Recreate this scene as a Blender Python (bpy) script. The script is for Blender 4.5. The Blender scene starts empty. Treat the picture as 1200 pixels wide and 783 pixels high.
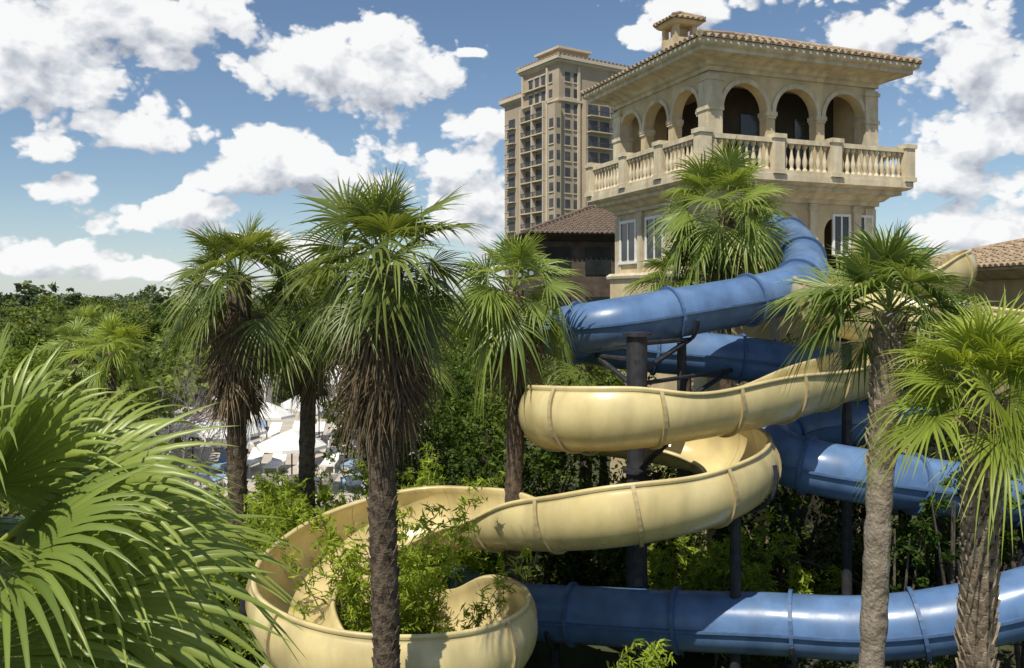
import bpy, math, numpy as np
from mathutils import Vector, Matrix
rng = np.random.default_rng(7)
scene = bpy.context.scene
COL = scene.collection

# ---------------------------------------------------------------- helpers
def link(o, parent=None):
    COL.objects.link(o)
    if parent is not None: o.parent = parent
    return o
def empty(name, loc=(0,0,0), rotz=0):
    e = bpy.data.objects.new(name, None); e.location = loc; e.rotation_euler = (0,0,rotz)
    return link(e)
def mk(name, V, F, mat, parent=None, smooth=False, var=None):
    me = bpy.data.meshes.new(name)
    if isinstance(F, np.ndarray):
        V = np.asarray(V, dtype=np.float32); n = len(F); k = F.shape[1]
        me.vertices.add(len(V)); me.vertices.foreach_set('co', V.ravel())
        me.loops.add(n*k); me.loops.foreach_set('vertex_index', F.astype(np.int32).ravel())
        me.polygons.add(n); me.polygons.foreach_set('loop_start', np.arange(0, n*k, k, dtype=np.int32))
        me.polygons.foreach_set('loop_total', np.full(n, k, dtype=np.int32))
        me.update(calc_edges=True)
    else:
        me.from_pydata([tuple(v) for v in V], [], F)
    if smooth: me.polygons.foreach_set('use_smooth', [True]*len(me.polygons))
    if var is not None:
        a = me.attributes.new('var', 'FLOAT', 'POINT'); a.data.foreach_set('value', np.asarray(var, dtype=np.float32))
    me.materials.append(mat); me.validate()
    return link(bpy.data.objects.new(name, me), parent)

class Geo:
    def __init__(s): s.V=[]; s.F=[]
    def add(s, V, F):
        o=len(s.V); s.V += [tuple(v) for v in V]; s.F += [tuple(int(i)+o for i in f) for f in F]
    def box(s, x0,x1,y0,y1,z0,z1):
        s.add([(x0,y0,z0),(x1,y0,z0),(x1,y1,z0),(x0,y1,z0),(x0,y0,z1),(x1,y0,z1),(x1,y1,z1),(x0,y1,z1)],
              [(0,3,2,1),(4,5,6,7),(0,1,5,4),(1,2,6,5),(2,3,7,6),(3,0,4,7)])
    def loft(s, prof, x0,x1,y0,y1, cap0=False, cap1=False):
        V=[]
        for off,z in prof:
            V += [(x0-off,y0-off,z),(x1+off,y0-off,z),(x1+off,y1+off,z),(x0-off,y1+off,z)]
        F=[]
        for i in range(len(prof)-1):
            for j in range(4):
                a=i*4+j; b=i*4+(j+1)%4
                F.append((a,b,b+4,a+4))
        if cap0: F.append((3,2,1,0))
        if cap1:
            n=(len(prof)-1)*4; F.append((n,n+1,n+2,n+3))
        s.add(V,F)
    def lathe(s, cx,cy,z0, prof, n=8):
        V=[]; F=[]
        for z,r in prof:
            for k in range(n):
                a=2*math.pi*k/n; V.append((cx+r*math.cos(a), cy+r*math.sin(a), z0+z))
        for i in range(len(prof)-1):
            for k in range(n):
                F.append((i*n+k, i*n+(k+1)%n, (i+1)*n+(k+1)%n, (i+1)*n+k))
        F.append(tuple(range((len(prof)-1)*n, len(prof)*n)))
        s.add(V,F)
    def arch_wall(s, L, z0,zs,zt, arches, th, xf):
        P=[(0,zt),(L,zt),(L,z0)]
        for c,r in sorted(arches, reverse=True):
            P += [(c+r,z0),(c+r,zs)]
            for k in range(1,14):
                a=math.pi*k/14; P.append((c+r*math.cos(a), zs+r*math.sin(a)))
            P += [(c-r,zs),(c-r,z0)]
        P.append((0,z0)); n=len(P)
        V=[xf(a,0,z) for a,z in P]+[xf(a,th,z) for a,z in P]
        F=[tuple(range(n)), tuple(range(2*n-1,n-1,-1))]+[(i,i+n,(i+1)%n+n,(i+1)%n) for i in range(n)]
        s.add(V,F)
    def arch_band(s, c, r0,r1, zs, d0,d1, xf):
        V=[];F=[];n=18
        for k in range(n+1):
            a=math.pi*k/n
            for (r,d) in ((r0,d1),(r0,d0),(r1,d0),(r1,d1)):
                V.append(xf(c+r*math.cos(a), d, zs+r*math.sin(a)))
        for k in range(n):
            for j in range(3):
                F.append((k*4+j,k*4+j+1,k*4+j+5,k*4+j+4))
        F += [(0,1,2,3),(n*4+3,n*4+2,n*4+1,n*4)]
        s.add(V,F)
    def mk(s,name,mat,parent=None,smooth=False):
        return mk(name,s.V,s.F,mat,parent,smooth)

def sweep(P, R, n=8, cap=True):
    P=np.asarray(P,float); m=len(P); R=np.broadcast_to(np.asarray(R,float),(m,))
    T=np.gradient(P,axis=0); T/=np.linalg.norm(T,axis=1)[:,None]+1e-9
    ref=np.array([1,0,0.]) if abs(T[0][0])<.8 else np.array([0,1,0.])
    V=np.zeros((m,n,3))
    for i in range(m):
        s=np.cross(T[i],ref); s/=np.linalg.norm(s)+1e-9; u=np.cross(s,T[i])
        for k in range(n):
            a=2*math.pi*k/n; V[i,k]=P[i]+R[i]*(math.cos(a)*s+math.sin(a)*u)
    F=[]
    for i in range(m-1):
        for k in range(n):
            F.append((i*n+k,i*n+(k+1)%n,(i+1)*n+(k+1)%n,(i+1)*n+k))
    if cap: F += [tuple(range(n-1,-1,-1)), tuple(range((m-1)*n,m*n))]
    return V.reshape(-1,3),F

# ---------------------------------------------------------------- materials
def newmat(name):
    m=bpy.data.materials.new(name); m.use_nodes=True; nt=m.node_tree
    return m,nt,nt.nodes['Principled BSDF'],nt.nodes['Material Output']
def surf(name, c1, c2, scale=2.0, rough=.8, bump=.0, bscale=30, detail=5, spec=.3, streak=None, dist=.02):
    m,nt,b,out=newmat(name); N=nt.nodes; L=nt.links
    tc=N.new('ShaderNodeTexCoord'); n=N.new('ShaderNodeTexNoise'); n.inputs['Scale'].default_value=scale
    n.inputs['Detail'].default_value=detail; n.inputs['Roughness'].default_value=.65
    L.new(tc.outputs['Object'],n.inputs['Vector'])
    cr=N.new('ShaderNodeValToRGB'); cr.color_ramp.elements[0].position=.35; cr.color_ramp.elements[1].position=.65
    cr.color_ramp.elements[0].color=(*c1,1); cr.color_ramp.elements[1].color=(*c2,1)
    L.new(n.outputs['Fac'],cr.inputs['Fac']); col=cr.outputs['Color']
    if streak:
        mp=N.new('ShaderNodeMapping'); mp.inputs['Scale'].default_value=(streak[0],streak[0],streak[1])
        L.new(tc.outputs['Object'],mp.inputs['Vector']); n3=N.new('ShaderNodeTexNoise'); n3.inputs['Scale'].default_value=1; n3.inputs['Detail'].default_value=5
        L.new(mp.outputs[0],n3.inputs['Vector']); mr=N.new('ShaderNodeMapRange'); mr.inputs[1].default_value=.4; mr.inputs[2].default_value=.7
        mr.inputs[3].default_value=1; mr.inputs[4].default_value=streak[2]; L.new(n3.outputs['Fac'],mr.inputs[0])
        mx=N.new('ShaderNodeMix'); mx.data_type='RGBA'; mx.blend_type='MULTIPLY'; mx.inputs[0].default_value=1
        L.new(col,mx.inputs[6]); L.new(mr.outputs[0],mx.inputs[7]); col=mx.outputs[2]
        if rough<.5:
            mr2=N.new('ShaderNodeMapRange'); mr2.inputs[1].default_value=.35; mr2.inputs[2].default_value=.7; mr2.inputs[3].default_value=rough-.05; mr2.inputs[4].default_value=rough+.22
            L.new(n3.outputs['Fac'],mr2.inputs[0]); L.new(mr2.outputs[0],b.inputs['Roughness'])
    L.new(col,b.inputs['Base Color']); b.inputs['Roughness'].default_value=rough; b.inputs['Specular IOR Level'].default_value=spec
    if bump>0:
        n2=N.new('ShaderNodeTexNoise'); n2.inputs['Scale'].default_value=bscale; n2.inputs['Detail'].default_value=4
        L.new(tc.outputs['Object'],n2.inputs['Vector'])
        bp=N.new('ShaderNodeBump'); bp.inputs['Strength'].default_value=bump; bp.inputs['Distance'].default_value=dist
        L.new(n2.outputs['Fac'],bp.inputs['Height']); L.new(bp.outputs[0],b.inputs['Normal'])
    return m
def leafmat(name, dark, light, trans=.3, rough=.5, spec=.3, matte=False):
    m,nt,b,out=newmat(name); N=nt.nodes; L=nt.links
    at=N.new('ShaderNodeAttribute'); at.attribute_name='var'
    cr=N.new('ShaderNodeValToRGB'); cr.color_ramp.elements[0].color=(*dark,1); cr.color_ramp.elements[1].color=(*light,1)
    L.new(at.outputs['Fac'],cr.inputs['Fac'])
    if matte:
        N.remove(b); b=N.new('ShaderNodeBsdfDiffuse'); L.new(cr.outputs[0],b.inputs['Color'])
    else:
        L.new(cr.outputs[0],b.inputs['Base Color'])
        b.inputs['Roughness'].default_value=rough; b.inputs['Specular IOR Level'].default_value=spec
    tr=N.new('ShaderNodeBsdfTranslucent')
    mul=N.new('ShaderNodeMix'); mul.data_type='RGBA'; mul.blend_type='MULTIPLY'; mul.inputs[0].default_value=1
    mul.inputs[7].default_value=(1.6,1.5,.7,1); L.new(cr.outputs[0],mul.inputs[6]); L.new(mul.outputs[2],tr.inputs['Color'])
    mx=N.new('ShaderNodeMixShader'); mx.inputs[0].default_value=trans
    L.new(b.outputs[0],mx.inputs[1]); L.new(tr.outputs[0],mx.inputs[2]); L.new(mx.outputs[0],out.inputs['Surface'])
    return m
STUCCO=surf('stucco',(.54,.43,.25),(.66,.54,.335),1.2,.85,.25,40,streak=(1.5,.25,.76))
TRIM=surf('cast_stone_trim',(.56,.47,.32),(.70,.61,.44),2.5,.8,.2,50,streak=(3,.5,.68))
TILE=surf('roof_tile',(.20,.14,.09),(.44,.34,.23),6,.85,.3,30)
DARKGL=surf('dark_glass',(.012,.017,.018),(.035,.04,.04),.5,.1,0,spec=.6)
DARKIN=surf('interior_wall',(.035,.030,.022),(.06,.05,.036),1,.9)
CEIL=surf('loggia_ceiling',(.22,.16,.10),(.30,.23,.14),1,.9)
WHITEP=surf('white_paint',(.70,.69,.66),(.82,.81,.78),3,.5)
CREAM=surf('yellow_fibreglass',(.58,.465,.215),(.69,.575,.295),.9,.22,.05,6,spec=.5,streak=(2.2,.5,.72))
CREAMRIB=surf('yellow_flange',(.36,.29,.15),(.46,.38,.21),4,.5)
BLUE=surf('blue_fibreglass',(.09,.17,.335),(.135,.235,.425),.8,.28,.04,5,spec=.45,streak=(2,.6,.64))
BLUERIB=surf('blue_flange',(.06,.11,.22),(.09,.16,.30),4,.45)
STEEL=surf('dark_painted_steel',(.02,.022,.03),(.05,.05,.055),6,.5)
BARKD=surf('dark_palm_bark',(.050,.036,.025),(.16,.12,.085),9,.95,.9,28,dist=.03)
BARKG=surf('grey_palm_bark',(.15,.12,.09),(.32,.27,.21),8,.95,.9,24,dist=.03)
BOOT=surf('palm_boot',(.15,.11,.07),(.36,.29,.21),9,.95,.5,40)
BARK=surf('bark',(.05,.04,.03),(.12,.10,.08),8,.95,.5,30)
BAREB=surf('bare_bark',(.16,.13,.13),(.28,.24,.23),8,.95,.5,30)
CONC=surf('concrete',(.32,.29,.23),(.46,.42,.34),1.5,.85,.2,30)
PALM=leafmat('palm_leaf',(.045,.08,.016),(.27,.32,.07),.34,.38,.45)
PALMV=leafmat('palm_leaf_light',(.065,.12,.022),(.34,.41,.09),.36,.36,.45)
PALMB=leafmat('palm_leaf_bright',(.10,.17,.022),(.39,.45,.065),.38,.4,.4)
PALMF=leafmat('palm_leaf_green',(.05,.095,.022),(.28,.35,.08),.33,.36,.45)
DEAD=leafmat('dead_palm_leaf',(.06,.042,.026),(.25,.19,.12),.15,.85,.1,matte=True)
LEAFD=leafmat('shade_leaf',(.012,.028,.007),(.10,.16,.032),.25,matte=True)  # darker greens put the thicket's shade into the leaf colour
LEAFC=leafmat('understory_leaf',(.024,.05,.010),(.16,.22,.045),.28,matte=True)
LEAFM=leafmat('tree_leaf',(.04,.08,.014),(.23,.30,.055),.3,matte=True)
LEAFY=leafmat('bamboo_leaf',(.13,.21,.022),(.42,.51,.075),.42,.5,.3,matte=True)
LEAFF=leafmat('forest_leaf',(.055,.09,.022),(.25,.30,.085),.3,matte=True)
LEAFH=leafmat('hazed_distant_leaf',(.07,.10,.055),(.18,.22,.11),.2,matte=True)  # greyer greens carry the aerial haze in the leaf colour itself

# ---------------------------------------------------------------- foliage generators
def norm(a): return a/(np.linalg.norm(a,axis=-1,keepdims=True)+1e-9)
def leaves(C, l, w, r, var, up=.4, droop=.25):
    n=len(C); nn=norm(r.normal(size=(n,3))+np.array([0,0,up])*2)
    d=r.normal(size=(n,3)); d[:,2]-=droop; d=norm(d-nn*np.sum(d*nn,1)[:,None]); s=np.cross(d,nn)
    ll=(l*(.6+.8*r.random(n)))[:,None]; ww=ll*(w/l)
    V=np.stack([C-d*ll/2, C+s*ww/2+nn*ww*.15, C+d*ll/2-nn*ll*.12, C-s*ww/2+nn*ww*.15],1).reshape(-1,3)
    F=np.arange(4*n).reshape(n,4)
    return V,F,np.repeat(var,4)
def mass(blobs, per_m2, l, w, seed, clump=.22, cn=36, shell=.3, up=.5, grp=1, tsd=.14):
    r=np.random.default_rng(seed); Vs=[];Fs=[];vs=[];o=0; tone=0
    for bi,(cx,cy,cz,rx,ry,rz) in enumerate(blobs):
        area=4*math.pi*((rx*ry)**1.6/3+(rx*rz)**1.6/3+(ry*rz)**1.6/3)**(1/1.6)
        n=int(area*per_m2); k=max(6,n//cn)
        D=norm(r.normal(size=(k,3))); rad=1-shell*r.random(k)**1.3
        lump=1+.16*np.sin(D[:,0]*5+cx)*np.cos(D[:,1]*4+cy)+.12*np.sin(D[:,2]*7+cx+cy)
        CC=D*(rad*lump)[:,None]*np.array([rx,ry,rz])+np.array([cx,cy,cz])
        if bi%grp==0: tone=r.normal(0,tsd)
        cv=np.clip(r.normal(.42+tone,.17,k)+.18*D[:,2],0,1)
        idx=r.integers(0,k,n); sp=clump*min(rx,ry,rz)
        C=CC[idx]+r.normal(size=(n,3))*sp*np.array([1,1,.7])*.6
        C[:,2]=np.maximum(C[:,2],.03)
        var=np.clip(cv[idx]+r.normal(0,.14,n),0,1)
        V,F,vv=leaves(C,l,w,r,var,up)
        Vs.append(V);Fs.append(F+o);vs.append(vv);o+=len(V)
    return np.concatenate(Vs),np.concatenate(Fs),np.concatenate(vs)
def shrub(name, blobs, per, l, w, mat, seed, stems=True, **k):
    e=empty(name,(blobs[0][0],blobs[0][1],0)); ox=np.array([blobs[0][0],blobs[0][1],0])
    V,F,v=mass(blobs,per,l,w,seed,**k); mk('foliage',V-ox,F,mat,e,var=v)
    if stems:
        r=np.random.default_rng(seed+99); g=Geo()
        for (cx,cy,cz,rx,ry,rz) in blobs:
            for j in range(4):
                bx=cx+r.normal()*rx*.2; by=cy+r.normal()*ry*.2
                tip=np.array([cx+r.normal()*rx*.5,cy+r.normal()*ry*.5,cz+rz*.5])
                A=np.array([bx,by,0]); P=[A+(tip-A)*t+np.array([0,0,.15*rz*math.sin(t*3)]) for t in np.linspace(0,1,5)]
                Vv,Ff=sweep(np.array(P)-ox,np.linspace(.05,.015,5)*max(1,rz*.8),5); g.add(Vv,Ff)
        g.mk('stems',BARK,e)
    return e
def tree(name,x,y,h,r0,seed,mat=None,l=.22,per=26):
    mat=mat or LEAFM; r=np.random.default_rng(seed); e=empty(name,(x,y,0)); g=Geo()
    top=np.array([r.normal()*.3,r.normal()*.3,h*.75]); P=[top*t+np.array([math.sin(t*5)*.12,0,0]) for t in np.linspace(0,1,7)]
    V,F=sweep(P,np.linspace(.05*h*.6,.04,7),8); g.add(V,F); bl=[]
    for j in range(9):
        t=.35+.6*r.random(); A=top*t; a=r.random()*6.28+j; Bp=A+np.array([math.cos(a)*r0*.8,math.sin(a)*r0*.8,h*(.06+.22*r.random())])
        P=[A+(Bp-A)*s+np.array([0,0,.1*h*math.sin(s*2)*.3]) for s in np.linspace(0,1,5)]
        V,F=sweep(P,np.linspace(.018*h,.015,5),6); g.add(V,F)
        q=r0*(.3+.22*r.random()); bl.append((Bp[0],Bp[1],Bp[2],q*1.15,q*1.15,q*.8))
    bl.append((top[0],top[1],h-r0*.4,r0*.5,r0*.5,r0*.45))
    g.mk('trunk',BARK,e)
    V,F,v=mass(bl,per,l,l*.55,seed,clump=.32,shell=.6); mk('crown',V,F,mat,e,var=v)
    return e
def bare_tree(name,x,y,h,seed):
    r=np.random.default_rng(seed); e=empty(name,(x,y,0)); g=Geo()
    def br(A,d,L,R,dep):
        P=[A]; q=d.copy()
        for i in range(4): q=norm(q+r.normal(size=3)*.16+np.array([0,0,.05])); P.append(P[-1]+q*L/4)
        V,F=sweep(P,np.linspace(R,R*.55,5),5 if dep<3 else 3,False); g.add(V,F)
        if dep<5:
            for j in range(3 if dep else 4):
                k=2+r.integers(0,3); br(P[k],norm(q+r.normal(size=3)*.62),L*.66,R*.5,dep+1)
    br(np.zeros(3),np.array([0,0,1.]),h*.38,.09,0); g.mk('branches',BAREB,e)

def frond(az, el, pet, R, nseg, nt, droop, spread, r, rise=.15, roll=0, pw=.012, col=.5, close=1.0, tipd=1.0, split=.42, fan_tilt=0, jit=1.0):
    th=np.linspace(-spread,spread,nseg)+r.normal(0,.02*jit,nseg)
    t=np.linspace(0,1,nt+1); Ri=R*(.78+.22*np.cos(th*.75))*(1+r.normal(0,.045,nseg))
    dth=2*spread/nseg
    w=np.where(t<split, t, split*np.clip(1-(t-split)/(1.001-split),0,1)**.8)*math.tan(dth/2)*1.02
    rr=Ri[:,None]*t[None]
    th2=th[:,None]+r.normal(0,.07*jit,nseg)[:,None]*np.clip(t-split,0,1)[None]*2
    fwd=np.stack([np.cos(th2),np.sin(th2),rise*np.abs(np.sin(th2))**1.2+0*th2],-1)
    C=fwd*rr[...,None]
    zj=r.normal(0,.05*jit,nseg)[:,None]*np.clip(t-split,0,1)[None]*R*2
    C[...,2]+=zj
    if fan_tilt:
        ct,st=math.cos(fan_tilt),math.sin(fan_tilt); x,z=C[...,0].copy(),C[...,2].copy(); C[...,0]=x*ct+z*st; C[...,2]=-x*st+z*ct
    C[...,0]+=pet
    side=np.stack([-np.sin(th2),np.cos(th2),0*th2],-1)*(w[None]*Ri[:,None]*close)[...,None]
    fold=np.zeros_like(C); fold[...,2]=(w[None]*Ri[:,None])*.7
    A=np.stack([C-side,C+fold,C+side],2)
    s=np.linspace(0,1,6)*pet; pp=np.zeros((6,3)); pp[:,0]=s
    pv=np.stack([pp+np.array([0,-pw,0]),pp+np.array([0,0,pw*1.2]),pp+np.array([0,pw,0]),pp+np.array([0,0,-pw])],1)
    pv[:,:,1]*=np.linspace(1.8,.9,6)[:,None]
    cr,sr=math.cos(roll),math.sin(roll); ce,se=math.cos(el),math.sin(el); ca,sa=math.cos(az),math.sin(az)
    Rx=np.array([[1,0,0],[0,cr,-sr],[0,sr,cr]]); Ry=np.array([[ce,0,-se],[0,1,0],[se,0,ce]]); Rz=np.array([[ca,-sa,0],[sa,ca,0],[0,0,1]])
    M=Rz@Ry@Rx; tot=pet+R
    dA=np.sqrt((A[...,0])**2+(A[...,1])**2)/tot
    A2=A@M.T; pv2=pv@M.T
    A2[...,2]-=droop*tot*dA**2*max(.25,abs(ce))*.55
    tipf=np.clip((t-.45)/.55,0,1)**1.8
    A2[...,2]-=(tipd*droop*R*.75*tipf)[None,:,None]*(.4+1.2*r.random(nseg))[:,None,None]
    dp=np.abs(pv[...,0])/tot; pv2[...,2]-=droop*tot*dp**2*max(.25,abs(ce))*.55
    n1=nt+1; base=np.arange(nseg)[:,None,None]*(n1*3)+np.arange(nt)[None,:,None]*3+np.arange(2)[None,None,:]
    F=np.stack([base,base+1,base+4,base+3],-1).reshape(-1,4)
    V=A2.reshape(-1,3)
    base=np.arange(5)[:,None]*4+np.arange(4)[None]; nb=np.arange(5)[:,None]*4+(np.arange(4)[None]+1)%4
    Fp=np.stack([base,nb,nb+4,base+4],-1).reshape(-1,4)+len(V)
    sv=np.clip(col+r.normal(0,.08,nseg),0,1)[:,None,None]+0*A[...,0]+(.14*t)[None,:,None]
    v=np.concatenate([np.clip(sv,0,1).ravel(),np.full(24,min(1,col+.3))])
    return np.concatenate([V,pv2.reshape(-1,3)]),np.concatenate([F,Fp]),v
def boots(g, pts,rad,n,z0,z1,size,r):
    for i in range(n):
        f=i/n; z=z0+(z1-z0)*f; a=i*2.39996
        cx=np.interp(z,pts[:,2],pts[:,0]); cy=np.interp(z,pts[:,2],pts[:,1]); R=np.interp(z,pts[:,2],rad)
        s=size*(.8+.4*r.random()); out=np.array([math.cos(a),math.sin(a),0]); sd=np.array([-math.sin(a),math.cos(a),0]); up=np.array([0,0,1.])
        c=np.array([cx,cy,z])+out*R*.86
        o2=out*(.35+.25*r.random())
        b1=c-sd*s*.6-up*s*.7; b2=c+sd*s*.6-up*s*.7; k=out*s*.22
        t1=c-sd*s*.22+(up+o2)*s*.9; t2=c+sd*s*.22+(up+o2)*s*.9
        V=[b1,b2,t2,t1,b1+k,b2+k,t2+k*1.2,t1+k*1.2]
        g.add(V,[(0,3,2,1),(4,5,6,7),(0,1,5,4),(1,2,6,5),(2,3,7,6),(3,0,4,7)])
def palm(name,x,y,zt,rt,pet,R,nf,seed,mat=None,nseg=28,nt=5,bark=None,boot=0,bootsize=.1,bootz=None,skirt=0,skz=1.0,elmin=-.6,lean=(0,0),droop=.38,bootmat=None,skR=None,tipd=.8):
    mat=mat or PALM; bark=bark or BARKD; r=np.random.default_rng(seed); e=empty(name,(x,y,0))
    zz=np.linspace(0,zt,60); f=zz/zt
    pts=np.stack([-lean[0]*(1-f)**1.5+.03*np.sin(zz*1.1+seed), -lean[1]*(1-f)**1.5+0*zz, zz],1)
    rad=rt*(1.25-.3*np.clip(f*3,0,1)+.22*np.clip((f-.85)/.15,0,1))*(1+.04*np.sin(zz*17)+r.normal(0,.03,60))
    V,F=sweep(pts,rad,16); mk('trunk',V,F,bark,e,smooth=True)
    if boot:
        g=Geo(); z0=zt-bootz if bootz else .2
        boots(g,pts,rad,boot,z0,zt,bootsize,r); g.mk('leaf_bases',bootmat or BOOT,e)
    Vs=[];Fs=[];vs=[];o=0
    top=np.array([0,0,zt])
    for i in range(nf):
        f=i/(nf-1); el=1.42-(1.42-elmin)*f**.9+r.normal(0,.15); az=i*2.39996+r.normal(0,.3)
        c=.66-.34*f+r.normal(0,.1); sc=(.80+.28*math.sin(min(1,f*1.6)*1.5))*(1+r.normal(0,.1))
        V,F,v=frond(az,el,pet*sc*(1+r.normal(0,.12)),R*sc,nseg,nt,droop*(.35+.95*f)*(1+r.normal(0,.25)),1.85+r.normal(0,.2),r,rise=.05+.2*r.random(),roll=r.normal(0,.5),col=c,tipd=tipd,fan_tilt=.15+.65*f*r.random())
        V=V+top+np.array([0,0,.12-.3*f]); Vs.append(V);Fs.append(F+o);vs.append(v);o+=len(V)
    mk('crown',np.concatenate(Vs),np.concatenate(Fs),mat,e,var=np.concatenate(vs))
    if skirt:
        Vs=[];Fs=[];vs=[];o=0; sR=skR or R
        for i in range(skirt):
            f=i/skirt; az=i*2.39996+r.normal(0,.2); el=-1.0-.42*f**.5+r.normal(0,.1)
            V,F,v=frond(az,el,pet*.7,sR*(.65+.45*r.random()),18,4,.35,1.0+.3*r.random(),r,rise=-.2,roll=r.normal(0,.4),col=.25+.5*r.random(),close=.8)
            V=V+top+np.array([math.cos(az)*rt*.7,math.sin(az)*rt*.7,-.15-skz*f]); Vs.append(V);Fs.append(F+o);vs.append(v);o+=len(V)
        mk('dead_fronds',np.concatenate(Vs),np.concatenate(Fs),DEAD,e,var=np.concatenate(vs))
    return e

# ---------------------------------------------------------------- roof tiles
def tile_slope(g, p0, du, up, L, run, slope_len_per_run, both=True, sp=.27):
    p0=np.array(p0,float); du=np.array(du,float); up=np.array(up,float); nrm=np.cross(du,up); nrm/=np.linalg.norm(nrm)
    if nrm[2]<0: nrm=-nrm
    n=int(L/sp); sp=L/n
    for i in range(n):
        s=(i+.5)*sp; rl=min(s,L-s,run) if both else run
        ln=rl*slope_len_per_run
        if ln<.1: continue
        m=max(1,int(ln/.38)); V=[];F=[]; rows=[]
        for j in range(m):
            rows += [(j*ln/m-(.06 if j==0 else 0), sp*.36,.012),((j+1)*ln/m, sp*.29,-.006)]
        for (q,rad,hh) in rows:
            for k in range(6):
                a=math.pi*k/5; V.append(p0+du*(s+rad*math.cos(a))+up*q+nrm*(rad*math.sin(a)+hh))
        for j in range(len(rows)-1):
            for k in range(5): F.append((j*6+k,j*6+k+1,j*6+k+7,j*6+k+6))
        F.append((0,1,2,3,4,5)); g.add(V,F)
def hip_roof(parent, x0,x1,y0,y1,z,rise,name='tile_roof',mat=None,sp=.27):
    g=Geo(); W=x1-x0; D=y1-y0; run=min(W,D)/2; k=math.sqrt(run*run+rise*rise)/run
    a=run/ (k*run); b=rise/(k*run)
    if W>=D: r0=(x0+run,y0+run,z+rise); r1=(x1-run,y0+run,z+rise)
    else: r0=(x0+run,y0+run,z+rise); r1=(x0+run,y1-run,z+rise)
    c=[(x0,y0,z),(x1,y0,z),(x1,y1,z),(x0,y1,z)]
    if W>=D: g.add(c+[r0,r1],[(0,1,5,4),(1,2,5),(2,3,4,5),(3,0,4)])
    else: g.add(c+[r0,r1],[(0,1,4),(1,2,5,4),(2,3,5),(3,0,4,5)])
    tile_slope(g,(x0,y0,z),(1,0,0),(0,a,b),W,run,k,sp=sp)
    tile_slope(g,(x0,y1,z),(1,0,0),(0,-a,b),W,run,k,sp=sp)
    tile_slope(g,(x0,y0,z),(0,1,0),(a,0,b),D,run,k,sp=sp)
    tile_slope(g,(x1,y0,z),(0,1,0),(-a,0,b),D,run,k,sp=sp)
    rr=[r0,r1,r1,r0] if W>=D else [r0,r0,r1,r1]
    for cc,q in zip(c,rr):
        V,F=sweep(np.linspace(np.array(cc)+[0,0,.05],np.array(q)+[0,0,.05],12),sp*.42,8); g.add(V,F)
    V,F=sweep(np.linspace(np.array(r0)+[-.01,0,.05],np.array(r1)+[.01,0,.05],6),sp*.42,8); g.add(V,F)
    return g.mk(name,mat or TILE,parent)

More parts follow.
